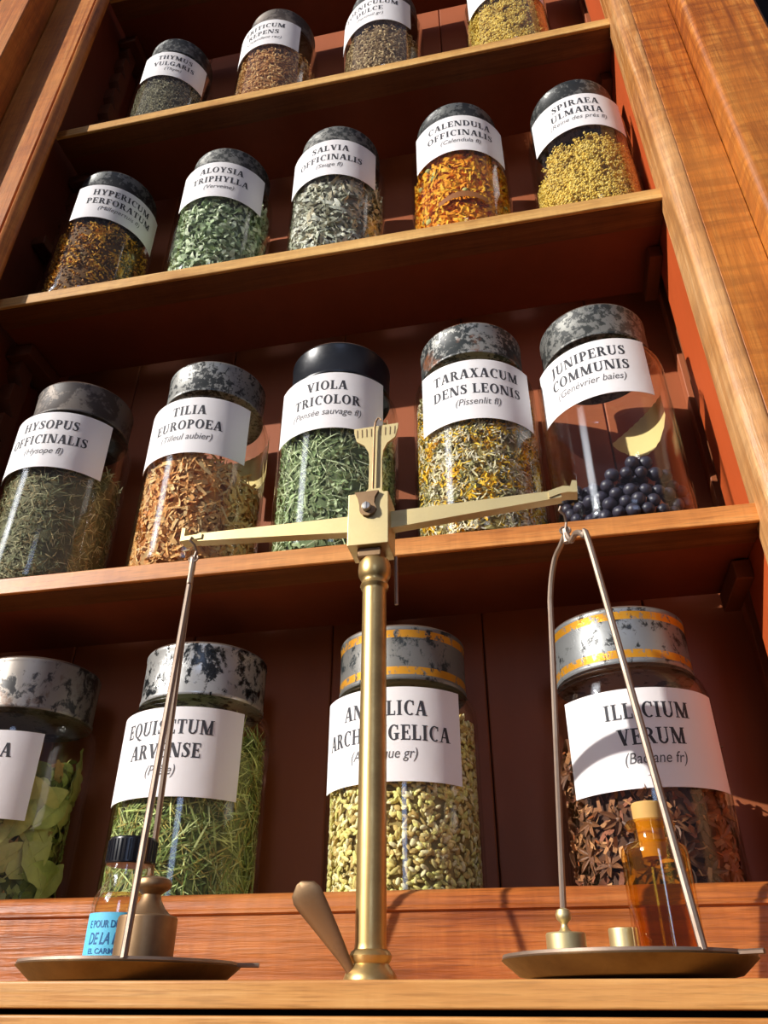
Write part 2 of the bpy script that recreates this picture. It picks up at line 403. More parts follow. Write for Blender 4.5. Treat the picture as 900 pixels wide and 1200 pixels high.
def glyphs():
    H = PI/2; G = {}
    G['A'] = (.80, diag(.06, .335, .09)+diag(.52, .315, .225)+rect(.2, .58, .29, .29+t_)+rect(-.0, .25, 0, F_)+rect(.47, .83, 0, F_))
    G['B'] = (.70, stem(.09)+bowl(.30, .76, .31, .24, -H, H)+bowl(.30, .27, .36, .27, -H, H)+rect(.2, .31, .915, 1)+rect(.2, .31, 0, .085)+rect(.2, .31, .46, .54))
    G['C'] = (.72, bowl(.42, .5, .38, .52, .9, 2*PI-.9)+rect(.60, .68, .68, .98))
    G['D'] = (.80, stem(.09)+bowl(.34, .5, .42, .5, -H, H)+rect(.2, .35, .915, 1)+rect(.2, .35, 0, .085))
    G['E'] = (.66, stem(.09)+rect(.2, .60, .915, 1)+rect(.2, .62, 0, .085)+rect(.2, .48, .47, .555)+rect(.535, .60, .72, .95)+rect(.555, .62, .05, .28)+rect(.42, .48, .38, .645))
    G['F'] = (.62, stem(.09)+rect(.2, .58, .915, 1)+rect(.2, .46, .46, .545)+rect(.515, .58, .72, .95)+rect(.40, .46, .37, .635))
    G['G'] = (.80, bowl(.42, .5, .38, .52, .9, 2*PI-.75)+rect(.60, .68, .68, .98)+stem(.50, .06, .46, 0, .2)+rect(.42, .78, .40, .46))
    G['H'] = (.86, stem(.09)+stem(.565)+rect(.25, .6, .46, .545))
    G['I'] = (.42, stem(.105))
    G['J'] = (.44, stem(.13, .1, 1, 2)+rib([(.232, .2), (.21, .02), (.12, -.13), (-.02, -.16)], [T_, .19, .12, .07]))
    G['L'] = (.63, stem(.09)+rect(.2, .60, 0, .085)+rect(.535, .60, .05, .30))
    G['M'] = (1.02, stem(.10, 0, 1, 1, .09, .09)+stem(.70, 0, 1, 1, .2)+diag(.42, .06, .22)+diag(.44, .74, .10)+rect(0, .2, 1-F_, 1)+rect(.8, .99, 1-F_, 1))
    G['N'] = (.86, stem(.09, 0, 1, 1, .085)+stem(.68, 0, 1, 2, .085)+diag(.52, .06, .24)+rect(-.01, .2, 1-F_, 1))
    G['O'] = (.82, bowl(.41, .5, .38, .52, 0, 2*PI, n=32))
    G['P'] = (.66, stem(.09)+bowl(.29, .71, .33, .29, -H, H)+rect(.2, .30, .915, 1)+rect(.2, .30, .42, .505))
    G['Q'] = (.82, bowl(.41, .5, .38, .52, 0, 2*PI, n=32)+rib([(.36, .02), (.52, -.12), (.70, -.22), (.86, -.20)], [.12, .15, .13, .06]))
    G['R'] = (.75, stem(.09)+bowl(.29, .73, .32, .27, -H, H)+rect(.2, .30, .915, 1)+rect(.2, .30, .46, .545)+diag(.53, .29, .22, 0, .5)+rect(.52, .80, 0, F_))
    G['S'] = (.60, rib([(.50, .80), (.44, .90), (.31, .955), (.18, .90), (.135, .77), (.20, .64), (.33, .53), (.44, .40), (.475, .25), (.42, .11), (.28, .045), (.14, .09), (.07, .20)], [.06, .08, .09, .13, .18, .21, .225, .21, .18, .13, .09, .08, .06])+rect(.47, .535, .68, .98)+rect(.04, .105, .02, .32))
    G['T'] = (.70, stem(.25, 0, 1, 1)+rect(.04, .665, .915, 1)+rect(.03, .095, .70, .95)+rect(.61, .675, .70, .95))
    G['U'] = (.80, stem(.09, .28, 1, 2)+stem(.60, .28, 1, 2, .085)+bowl(.3875, .29, .2975, .31, PI, 2*PI, T_*.8, .1))
    G['V'] = (.78, diag(.33, .06, .22)+diag(.36, .62, .09)+rect(-.01, .33, 1-F_, 1)+rect(.53, .79, 1-F_, 1))
    G['X'] = (.76, diag(.46, .08, .23)+diag(.08, .54, .09)+rect(.0, .36, 1-F_, 1)+rect(.46, .74, 1-F_, 1)+rect(.02, .27, 0, F_)+rect(.40, .77, 0, F_))
    G['Y'] = (.74, stem(.265, 0, .45, 1)+diag(.265, .05, .21, .42, 1)+diag(.37, .58, .09, .42, 1)+rect(-.02, .31, 1-F_, 1)+rect(.49, .76, 1-F_, 1))
    G[' '] = (.30, ())
    return G
GL = glyphs()
def serif_text(txt, h, cx, base):
    """polygons in metres, centred on cx"""
    sp = .055
    w = sum(GL[ch][0]+sp for ch in txt)-sp; x = cx-w*h/2; out = []
    for ch in txt:
        a, ps = GL[ch]
        for p_ in ps: out.append([(x+q[0]*h, base+q[1]*h) for q in p_])
        x += (a+sp)*h
    return out
def font_text(txt, size, cx, base, shear=.0, bold=0.0, squeeze=1.0):
    cu = D.curves.new('tmp', 'FONT'); cu.body = txt; cu.size = size; cu.align_x = 'CENTER'; cu.shear = shear; cu.resolution_u = 3; cu.offset = bold
    o = D.objects.new('tmp', cu); COL.objects.link(o)
    dg = bpy.context.evaluated_depsgraph_get(); dg.update()
    me = D.meshes.new_from_object(o.evaluated_get(dg)); D.objects.remove(o); D.curves.remove(cu)
    vs = [(q.co.x*squeeze+cx, q.co.y+base) for q in me.vertices]; out = [[vs[i] for i in p_.vertices] for p_ in me.polygons]
    D.meshes.remove(me); return out
def wrap(polys, R, a0, mb):
    """polygons (s,z) onto a cylinder of radius R, s=0 at angle a0 from -y"""
    for p_ in polys:
        n = len(p_); vs = [(R*math.sin(a0+s/R), -R*math.cos(a0+s/R), z) for s, z in p_]
        mb.add(vs, [tuple(range(n))])

# ================================================================== jars
JR = .0605
def jar_glass_prof():
    outer = [(.0005, .0022), (.040, .0020), (.050, .0002), (.0560, .0004), (.0592, .0034), (.0604, .0090), (JR, .016), (JR, .182), (.0601, .1885), (.0585, .1945), (.0555, .1990), (.0520, .2022), (.0500, .2050), (.0498, .2400)]
    inner = [(.0478, .2400), (.0480, .2050), (.0502, .2000), (.0540, .1965), (.0568, .1920), (.0580, .1865), (.0583, .181), (.0583, .018), (.0572, .0105), (.0530, .0068), (.040, .0062), (.0005, .0062)]
    return outer+inner
def lid_prof():
    return [(.0512, .2036), (.0526, .2034), (.0531, .2046), (.0531, .2062), (.0525, .2074), (.0525, .2440), (.0530, .2452), (.0530, .2474), (.0522, .2490), (.0505, .2500), (.0480, .2502), (.0470, .2494), (.0005, .2490)]
LID = {}
def get_lid(k):
    if k in LID: return LID[k]
    P = {'black': (srgb(32, 35, 35), (.17, .175, .165), .42, 140, False, .42, None),
         'grey': (srgb(40, 43, 41), (.20, .20, .185), .46, 130, False, .52, None),
         'speckled': (srgb(30, 34, 34), (.30, .30, .28), .50, 190, False, .45, None),
         'blueblack': (srgb(22, 26, 32), (.16, .18, .20), .12, 200, False, .34, None),
         'rustrim': (srgb(34, 40, 40), (.30, .30, .28), .46, 190, False, .45, srgb(130, 76, 40)),
         'worn': (srgb(36, 32, 30), (.26, .23, .20), .525, 70, False, .42, srgb(98, 70, 52)),
         'silver': (srgb(20, 24, 26), (.48, .48, .46), .51, 100, False, .30, None),
         'goldband': (srgb(30, 38, 40), (.20, .195, .18), .60, 80, True, .5, None),
         'goldband2': (srgb(22, 26, 26), (.26, .27, .27), .58, 105, True, .40, None),
         'brown': (srgb(58, 48, 42), (.17, .145, .125), .45, 50, False, .55, None)}[k]
    LID[k] = lid_mat('tin_lid_'+k, *P); return LID[k]
gmesh = None; lmesh = None
def make_jar(*a_, **k_):
    t = make_jar_(*a_, **k_)
    if t.location.z > .1:
        l = next(c_ for c_ in t.children if c_.name.startswith('lid')); l.scale = (.985, .985, .88); l.location = (0, 0, .25*.12)
    return t
def make_jar_(x, y, z, lines, small, lid, lab, phi=0.0, zl=(.126, .193), cap=.0113, half=60, sc=1.0, blank=False, shift=0.0, tilt=0.0):
    global gmesh, lmesh
    t = thing('glass_jar', lab, 'jar', (x, y, z), 'labelled glass apothecary jars')
    t.scale = (sc, sc, sc)
    if gmesh is None:
        g = MB().lathe(jar_glass_prof(), 72).build('glass_body', m_glass, t, smooth=50); gmesh = g.data
        l = MB().lathe(lid_prof(), 72).build('lid', get_lid(lid), t, smooth=40); lmesh = l.data
    else:
        g = D.objects.new('glass_body', gmesh); COL.objects.link(g); g.parent = t
        l = D.objects.new('lid', lmesh.copy()); COL.objects.link(l); l.parent = t; l.data.materials[0] = get_lid(lid)
    l.rotation_euler = (0, 0, random.uniform(0, 6))
    a0 = math.radians(phi); R = JR+.0005; h = math.radians(half)
    mb = MB(); n = 40; vs = []
    for i in range(n+1):
        a = a0-h+2*h*i/n; dz = tilt*(2*i/n-1)
        for rr in (R, R-.0003):
            for zz in zl: vs.append((rr*math.sin(a), -rr*math.cos(a), zz+dz))
    fs = []
    for i in range(n):
        b = i*4; fs += [(b, b+4, b+5, b+1), (b+3, b+7, b+6, b+2), (b+1, b+5, b+7, b+3), (b, b+2, b+6, b+4)]
    fs += [(0, 1, 3, 2), (n*4, n*4+2, n*4+3, n*4+1)]
    lb = mb.add(vs, fs).build('paper_label', m_paper, t, smooth=30)
    lb['label'] = 'white paper label'
    if not blank:
        H = zl[1]-zl[0]; ink = MB(); polys = []; soft = MB(); cap_l = []
        # 2 capital lines then an italic one
        bl = [zl[1]-.315*H, zl[1]-.58*H]
        for s, b in zip(lines, bl): polys += serif_text(s, cap, shift, b)
        if small: cap_l += font_text(small, .0108, shift, zl[1]-.765*H, shear=.22, squeeze=.86)
        wrap([[(s, z_+tilt*s/(R*h)) for s, z_ in p_] for p_ in polys], R+.00018, a0, ink)
        ink.build('lettering', m_ink, lb, smooth=0, recalc=False)
        if cap_l:
            wrap([[(s, z_+tilt*s/(R*h)) for s, z_ in p_] for p_ in cap_l], R+.00018, a0, soft); soft.build('caption', m_ink_soft, lb, smooth=0, recalc=False)
    return t

# ------------------------------------------------------------------ fillings
def strip(Lg, Wd, curl, n=4, taper=.3, twist=0.0):
    vs = []; fs = []
    for i in range(n+1):
        u = i/n-.5; a = curl*u
        x = (math.sin(a)/curl if abs(curl) > 1e-3 else u)*Lg; z = ((1-math.cos(a))/curl if abs(curl) > 1e-3 else 0)*Lg
        w = Wd*.5*(1-(abs(2*u)**1.6)*(1-taper)); tw = twist*u
        vs += [(x, w*math.cos(tw), z+w*math.sin(tw)), (x, -w*math.cos(tw), z-w*math.sin(tw))]
    for i in range(n): fs.append((2*i, 2*i+2, 2*i+3, 2*i+1))
    return np.array(vs), fs
def seed(Lg, Wd, Th, nr=4, ns=7):
    vs = [(-Lg/2, 0, 0)]; fs = []
    for i in range(1, nr):
        a = PI*i/nr; x = -Lg/2*math.cos(a); r = math.sin(a)
        for j in range(ns):
            b = 2*PI*j/ns; vs.append((x, Wd/2*r*math.cos(b), Th/2*r*math.sin(b)))
    vs.append((Lg/2, 0, 0)); k = len(vs)-1
    for j in range(ns):
        fs.append((0, 1+(j+1) % ns, 1+j)); fs.append((k, k-ns+j, k-ns+(j+1) % ns))
        for i in range(nr-2): fs.append((1+i*ns+j, 1+i*ns+(j+1) % ns, 1+(i+1)*ns+(j+1) % ns, 1+(i+1)*ns+j))
    return np.array(vs), fs
def fill(name, label, loc, top, kinds, core, cat='dried herbs', sc=1.0, span=140, R=.0575, seedv=1):
    """kinds: list of (templates, count, colours, scale range, tilt, along) - one loose mass of dried plant"""
    g = np.random.default_rng(seedv)
    V = []; Fc = []; C = []; base = 0
    topf = top if callable(top) else (lambda p_: top)
    # inner body
    n = 48; lev = 10; cv = []; cf = []
    for j in range(lev+1):
        for i in range(n):
            a = 2*PI*i/n; r = R-.005+.0012*math.sin(5*a+j*1.7)*math.cos(3*a-j)
            zz = .0075+(topf(a)-.0095)*j/lev
            cv.append((r*math.sin(a), -r*math.cos(a), zz))
    for j in range(lev):
        for i in range(n): cf.append((j*n+i, j*n+(i+1) % n, (j+1)*n+(i+1) % n, (j+1)*n+i))
    cv.append((0, 0, topf(0)+.004)); k = len(cv)-1
    for i in range(n): cf.append((lev*n+i, lev*n+(i+1) % n, k))
    V.append(np.array(cv)); Fc += cf; C.append(np.tile(np.array([*[min(1, 1.3*q) for q in core], 1.0]), (len(cv), 1))); base = len(cv)
    for temps, cnt, cols, srange, tilt, along, *cl in kinds:
        cols = np.array(cols); cl, spread = cl or (1, 0)
        for it in range(cnt):
            tv, tf = temps[g.integers(len(temps))]
            s = g.uniform(*srange)
            if it % cl == 0: ph0 = g.uniform(-1, 1)*math.radians(span); z0 = .008+(topf(ph0)-.008)*g.random()
            ph = ph0+g.normal(0, 1)*spread/R; zz = max(.008, z0+g.normal(0, 1)*spread)
            nn = np.array([math.sin(ph), -math.cos(ph), 0.0]); tt = np.array([math.cos(ph), math.sin(ph), 0.0]); kk = np.array([0, 0, 1.0])
            al = g.uniform(0, PI) if along is None else g.normal(along, .5)
            d = math.cos(al)*tt+math.sin(al)*kk+nn*g.normal(0, tilt); d /= np.linalg.norm(d)
            q = nn+.6*g.normal(0, 1, 3)*(.4+tilt); q -= d*(q@d); q /= np.linalg.norm(q); w = np.cross(q, d)
            vv = tv*s; P_ = vv[:, 0:1]*d+vv[:, 1:2]*w+vv[:, 2:3]*q
            P_ = P_+np.array([0, 0, zz])
            r0 = R-.0003-g.random()**1.5*.0045
            P_ = P_+nn*r0
            rad = np.hypot(P_[:, 0], P_[:, 1]); ex = rad.max()-R
            if ex > 0: P_ = P_-nn*ex
            lowz = P_[:, 2].min()
            if lowz < .0066: P_[:, 2] += .0066-lowz
            c_ = cols[g.integers(len(cols))]; c_ = c_*min(g.uniform(1.1, 1.75), .93/c_.max())
            V.append(P_); Fc += [tuple(i+base for i in f) for f in tf]; C.append(np.tile(np.array([*np.clip(c_, 0, 1), 1.0]), (len(vv), 1))); base += len(vv)
    V = np.concatenate(V); C = np.concatenate(C)
    me = D.meshes.new(name); me.from_pydata(V.tolist(), [], Fc)
    at = me.color_attributes.new('tint', 'FLOAT_COLOR', 'POINT'); at.data.foreach_set('color', C.astype(np.float32).ravel())
    me.materials.append(m_herb); me.polygons.foreach_set('use_smooth', [True]*len(me.polygons)); me.set_sharp_from_angle(angle=math.radians(60)); me.update()
    o = D.objects.new(name, me); COL.objects.link(o); o.location = loc; o.scale = (sc, sc, sc)
    return tag(o, label, cat, kind='stuff')
def cs(*l): return [srgb(*q) for q in l]
NEED = [strip(.013, .0011, c_, 4, .4, tw) for c_ in (-1.2, -.4, .3, 1.0) for tw in (0, 1.5)]
LONGN = [strip(.024, .0011, c_, 5, .4, tw) for c_ in (-.9, -.3, .4, .9) for tw in (0, 1.2)]
CURL = [strip(.012, .0042, c_, 5, .35, tw) for c_ in (-2.2, -1.2, 1.5, 2.4) for tw in (-.8, .9)]
CHIP = [strip(.013, .0036, c_, 3, .75, tw) for c_ in (-.8, 0.001, .9) for tw in (-.5, .6)]
SLIV = [strip(.017, .0018, c_, 4, .6, tw) for c_ in (-.8, .2, 1.0) for tw in (-.5, .6)]
PETAL = [strip(.012, .0030, c_, 4, .55, tw) for c_ in (-1.6, -.5, .8, 1.8) for tw in (-.7, .7)]
TUFT = [strip(.0075, .0014, c_, 3, .3, tw) for c_ in (-1, .8) for tw in (0, 1)]
SEED = [seed(.0075, .0042, .0022), seed(.0066, .0036, .0024), seed(.0082, .0034, .002)]
GRAIN = [seed(.0026, .0014, .0012, 3, 5), seed(.002, .0016, .0014, 3, 5)]
FSEED = [seed(.007, .0019, .0017, 4, 5), seed(.006, .0022, .0016, 4, 5)]
BALL = [seed(.0024, .0024, .0024, 4, 6), seed(.0018, .0019, .0018, 4, 6)]
HEAD = [seed(.008, .0085, .0075, 5, 9)]

Y1, Y2, Y3, Y4 = .078, .0645, .0645, .0625
JARS = {}
# bottom row
B = 'bottom row'
make_jar(.002, Y1, FLOOR1, ['A'], None, 'worn', 'glass jar of large green leaves cut by the left edge of the photo', -12, (.112, .181), shift=.0375)
make_jar(.167, Y1, FLOOR1, ['EQUISETUM', 'ARVENSE'], '(Prèle)', 'silver', 'glass jar labelled EQUISETUM ARVENSE with worn silver lid', -1, (.121, .190))
make_jar(.345, Y1, FLOOR1, ['ANGELICA', 'ARCHANGELICA'], '(Angélique gr)', 'goldband', 'glass jar labelled ANGELICA ARCHANGELICA behind the brass column', -5, (.124, .194))
make_jar(.524, Y1, FLOOR1, ['ILLICIUM', 'VERUM'], '(Badiane fr)', 'goldband2', 'glass jar labelled ILLICIUM VERUM with gold banded lid', 6, (.112, .181), tilt=.001)
# second row
make_jar(-.017, Y2, S2, ['HYSOPUS', 'OFFICINALIS'], '(Hysope fl)', 'brown', 'glass jar labelled HYSOPUS OFFICINALIS at the left edge', 7, (.128, .198))
make_jar(.143, Y2, S2, ['TILIA', 'EUROPOEA'], '(Tilleul aubier)', 'speckled', 'glass jar labelled TILIA EUROPOEA holding orange wood shavings', 2, (.122, .191))
make_jar(.284, Y2, S2, ['VIOLA', 'TRICOLOR'], '(Pensée sauvage fl)', 'blueblack', 'glass jar labelled VIOLA TRICOLOR with smooth black lid', 2, (.130, .199), half=57)
make_jar(.423, Y2, S2, ['TARAXACUM', 'DENS LEONIS'], '(Pissenlit fl)', 'rustrim', 'glass jar labelled TARAXACUM DENS LEONIS with rusty rimmed lid', 7, (.119, .190), half=56)
make_jar(.547, Y2, S2, ['JUNIPERUS', 'COMMUNIS'], '(Genévrier baies)', 'grey', 'nearly empty glass jar labelled JUNIPERUS COMMUNIS with berries at its foot', -16, (.128, .192), half=54, tilt=.002)
# third row
make_jar(-.055, Y3, S3, ['HYPERICUM', 'PERFORATUM'], '(Millepertuis fl)', 'black', 'glass jar labelled HYPERICUM PERFORATUM half in shade by the left post', 44, (.139, .205))
make_jar(.115, Y3, S3, ['ALOYSIA', 'TRIPHYLLA'], '(Verveine)', 'grey', 'glass jar labelled ALOYSIA TRIPHYLLA holding curled green leaves', 14, (.134, .204), half=58)
make_jar(.270, Y3, S3, ['SALVIA', 'OFFICINALIS'], '(Sauge fl)', 'grey', 'glass jar labelled SALVIA OFFICINALIS holding silvery grey leaves', 3, (.133, .204))
make_jar(.427, Y3, S3, ['CALENDULA', 'OFFICINALIS'], '(Calendula fl)', 'black', 'glass jar labelled CALENDULA OFFICINALIS holding orange petals', 7, (.134, .205))
make_jar(.575, Y3, S3, ['SPIRAEA', 'ULMARIA'], '(Reine des prés fl)', 'black', 'glass jar labelled SPIRAEA ULMARIA by the right post', -4, (.137, .201), half=58)
# fourth row
make_jar(-.009, Y4, S4, ['THYMUS', 'VULGARIS'], '(Thym)', 'black', 'glass jar labelled THYMUS VULGARIS on the left of the upper shelf', 24, (.118, .188), half=53, sc=.94)
make_jar(.162, Y4, S4, ['TRITICUM', 'REPENS'], '(Chiendent rac)', 'brown', 'glass jar labelled TRITICUM REPENS on the upper shelf', -5, (.126, .196), half=54)
make_jar(.329, Y4, S4, ['FOENICULUM', 'DULCE'], '(Fenouil gr)', 'black', 'glass jar labelled FOENICULUM DULCE on the upper shelf', -10, (.126, .196), half=61)
make_jar(.513, Y4, S4, [], None, 'black', 'glass jar of yellow flowers cut by the top edge of the photo', 0, (.130, .197), half=60, blank=True)

# fillings
fill('dried_horsetail', 'dry green horsetail filling the EQUISETUM ARVENSE jar', (.167, Y1, FLOOR1), .178,
     [(LONGN, 3000, cs((150, 165, 95), (185, 195, 130), (105, 125, 60), (130, 140, 75), (165, 150, 80)), (.7, 1.5), .25, None)], srgb(95, 105, 55), seedv=2)
fill('angelica_seeds', 'pale flat seeds filling the ANGELICA ARCHANGELICA jar', (.345, Y1, FLOOR1), .180,
     [(SEED, 4200, cs((220, 205, 140), (235, 225, 175), (190, 175, 105), (205, 200, 120), (175, 150, 90)), (.75, 1.15), .35, None)], srgb(150, 132, 80), cat='seeds', seedv=3)
fill('hyssop_flowers', 'grey green flower tops filling the HYSOPUS OFFICINALIS jar', (-.017, Y2, S2), .150,
     [(NEED, 3400, cs((140, 142, 104), (108, 112, 80), (172, 164, 126), (134, 116, 78), (96, 100, 72)), (.5, 1.1), .3, None)], srgb(104, 100, 72), seedv=4)
fill('lime_bark_shavings', 'orange wood shavings filling the TILIA EUROPOEA jar', (.143, Y2, S2), lambda a: .128-.012*math.sin(a),
     [(CHIP, 1300, cs((222, 172, 108), (205, 146, 82), (236, 200, 142), (190, 124, 66), (226, 180, 120)), (.7, 1.4), .4, None),
      (SLIV, 1100, cs((222, 172, 108), (208, 150, 86), (238, 204, 146)), (.8, 1.5), .35, None)], srgb(175, 118, 64), seedv=5)
fill('wild_pansy_herb', 'green stems and leaves filling the VIOLA TRICOLOR jar', (.284, Y2, S2), .165,
     [(LONGN, 1000, cs((178, 190, 146), (200, 208, 170), (142, 160, 112)), (.7, 1.3), .3, None),
      (CURL, 1300, cs((150, 168, 120), (178, 192, 150), (112, 132, 86), (128, 136, 98)), (.45, .85), .4, None)], srgb(92, 106, 70), seedv=6)
fill('dandelion_flowers', 'yellow and cream flower heads filling the TARAXACUM DENS LEONIS jar', (.423, Y2, S2), .172,
     [(PETAL, 3600, cs((246, 200, 40), (238, 178, 22), (250, 214, 80)), (.45, .8), .5, None, 24, .0042),
      (TUFT, 4200, cs((222, 212, 184), (200, 192, 160), (232, 224, 200)), (.8, 1.4), .5, None, 30, .004),
      (TUFT, 3200, cs((206, 196, 150), (236, 190, 60), (150, 142, 96), (225, 215, 185)), (.9, 1.5), .45, None),
      (CURL, 1500, cs((128, 124, 78), (150, 145, 105), (100, 92, 58)), (.4, .75), .45, None, 12, .004)], srgb(135, 120, 70), seedv=8)
fill('saint_johns_wort', 'brown and yellow flowers filling the HYPERICUM PERFORATUM jar', (-.055, Y3, S3), .140,
     [(PETAL, 1300, cs((222, 162, 45), (236, 184, 70), (205, 140, 40)), (.5, .9), .5, None, 14, .004),
      (CURL, 900, cs((130, 92, 42), (105, 84, 44), (150, 104, 50)), (.4, .8), .5, None, 6, .004),
      (BALL, 900, cs((215, 155, 50), (120, 85, 40), (175, 120, 50)), (.8, 1.6), .3, None)], srgb(92, 62, 28), seedv=9)
fill('lemon_verbena_leaves', 'curled green leaves filling the ALOYSIA TRIPHYLLA jar', (.115, Y3, S3), .175,
     [(CURL, 1700, cs((162, 178, 142), (186, 198, 164), (136, 156, 116), (202, 210, 182)), (.9, 1.6), .4, None)], srgb(98, 114, 80), seedv=10)
fill('sage_leaves', 'silvery grey leaves filling the SALVIA OFFICINALIS jar', (.270, Y3, S3), .160,
     [(CURL, 700, cs((165, 165, 145), (200, 198, 180)), (.7, 1.1), .5, None),
      ([strip(.022, .0046, c_, 6, .3, tw) for c_ in (-1.4, -.6, .7, 1.6) for tw in (-.6, .7)], 800, cs((190, 192, 178), (155, 158, 140), (215, 214, 200), (128, 128, 108), (175, 165, 140)), (.8, 1.5), .45, None)], srgb(112, 110, 92), seedv=11)
fill('marigold_petals', 'orange petals filling the CALENDULA OFFICINALIS jar', (.427, Y3, S3), .150,
     [(PETAL, 2000, cs((250, 178, 24), (244, 150, 14), (252, 198, 50), (246, 166, 20)), (.9, 1.5), .4, None),
      (HEAD, 26, cs((165, 165, 100), (146, 150, 92)), (1.0, 1.3), .3, None)], srgb(225, 145, 22), seedv=12)
fill('meadowsweet_flowers', 'dull yellow flower clusters filling the lower SPIRAEA ULMARIA jar', (.575, Y3, S3), lambda a: .105+.022*math.cos(a-.35)+.006*math.sin(7*a),
     [(BALL, 9500, cs((222, 192, 92), (200, 168, 70), (236, 210, 122), (176, 146, 60)), (.8, 1.6), .3, None, 22, .0045),
      (NEED, 350, cs((150, 120, 60), (195, 170, 95)), (.5, 1.0), .4, None)], srgb(150, 122, 52), seedv=13)
fill('thyme_leaves', 'fine grey green leaves filling the THYMUS VULGARIS jar', (-.009, Y4, S4), .125,
     [(GRAIN, 5500, cs((150, 144, 120), (118, 114, 92), (172, 166, 138)), (.9, 1.5), .3, None)], srgb(92, 88, 70), sc=.94, seedv=14)
fill('couch_grass_root', 'straw brown chopped root filling the TRITICUM REPENS jar', (.162, Y4, S4), .140,
     [(FSEED, 2600, cs((205, 158, 98), (228, 190, 132), (165, 115, 66), (190, 138, 78)), (.7, 1.3), .35, None)], srgb(140, 95, 52), seedv=15)
fill('fennel_seeds', 'brown grey seeds filling the FOENICULUM DULCE jar', (.329, Y4, S4), .122,
     [(FSEED, 2600, cs((165, 140, 104), (195, 172, 130), (130, 105, 75)), (.7, 1.2), .35, None)], srgb(120, 98, 68), cat='seeds', seedv=16)
fill('yellow_flowers', 'yellow flower clusters in the topmost jar by the right post', (.513, Y4, S4), .150,
     [(BALL, 7500, cs((222, 192, 92), (200, 168, 70), (236, 210, 122)), (.8, 1.6), .3, None, 22, .0045),
      (NEED, 700, cs((165, 135, 70), (205, 180, 100)), (.5, 1.0), .4, None)], srgb(150, 122, 52), seedv=17)

# old label remnants on the glass
def remnant(parent, name, mat, phi0, phi1, zlo, zhi, r):
    mb = MB(); n = 20; vs = []; fs = []
    for i in range(n+1):
        u = i/n; a = math.radians(phi0+(phi1-phi0)*u)
        lo = zlo(u)+.0008*math.sin(i*2.3); hi = zhi(u)+.0008*math.cos(i*3.1)
        for rr in (r, r-.0002):
            for zz in (lo, hi): vs.append((rr*math.sin(a), -rr*math.cos(a), zz))
    for i in range(n):
        b = i*4; fs += [(b, b+4, b+5, b+1), (b+3, b+7, b+6, b+2), (b+1, b+5, b+7, b+3), (b, b+2, b+6, b+4)]
    fs += [(0, 1, 3, 2), (n*4, n*4+2, n*4+3, n*4+1)]
    return mb.add(vs, fs).build(name, mat, parent, smooth=30)
def jar_of(x, z): return next(o for o in D.objects if o.name.startswith('glass_jar') and abs(o.location.x-x) < 1e-4 and abs(o.location.z-z) < 1e-4)
jj = jar_of(.547, S2)
o = remnant(jj, 'torn_label', m_tan, 108, 170, lambda u: .134+.024*(2*u-1)**2, lambda u: .184-.022*u*u, JR+.0004); o['label'] = 'torn cream paper on the back of the jar'
jj = jar_of(.427, S3)
o = remnant(jj, 'torn_label', m_brownpaper, -22, 32, lambda u: .040+.007*(1-(2*u-1)**2), lambda u: .047+.010*(1-(2*u-1)**2), JR+.0004); o['label'] = 'torn brown paper strip low on the jar'
jj = jar_of(.143, S2)
o = remnant(jj, 'old_label', m_tan, 108, 176, lambda u: .147, lambda u: .196, JR+.0004); o['label'] = 'yellowed paper on the back of the jar'

# juniper berries
bm_ = MB().lathe([(.0002, -.0058), (.0030, -.0050), (.0052, -.0026), (.0058, .0002), (.0051, .0031), (.0030, .0051), (.0012, .0055), (.0002, .0052)], 16)
berry0 = bm_.build('juniper_berry', m_berry, smooth=60); first = True
def berry(x, y, z):
    global first
    o = berry0 if first else berry0.copy()
    if not first: COL.objects.link(o)
    first = False
    o.location = (x, y, z); o.rotation_euler = (random.uniform(0, 6), random.uniform(0, 6), 0); s = random.uniform(.88, 1.04); o.scale = (s, s, s)
    tag(o, 'round blue black juniper berry heaped in the foot of the JUNIPERUS COMMUNIS jar', 'berry', 'juniper berries in the jar')
bx, by, bz = .547, Y2, S2+.0064
pts = []
def room(p_, d=.0101): return all((p_-q).length > d for q in pts)
g = np.random.default_rng(5)
for lay in range(7):
    zc = .0058+lay*.0090
    for ringr, cnt in ((.0520, 28), (.0410, 22), (.0300, 16), (.0190, 10), (.008, 4)):
        for i in range(cnt):
            a = 2*PI*(i+.5*lay)/cnt+g.normal(0, .012)
            hmax = .052-.014*abs(math.sin(a*.5))+.004*math.sin(3*a)
            if zc > hmax: continue
            if lay < 4 and ringr < .035: continue           # buried: nothing of them shows
            if math.cos(a) < -.35 and lay < 4: continue     # behind the heap
            v = Vector((ringr*math.sin(a), -ringr*math.cos(a), zc+g.normal(0, .0005)))
            if room(v): pts.append(v)
for v in pts: berry(bx+v.x, by+v.y, bz+v.z)

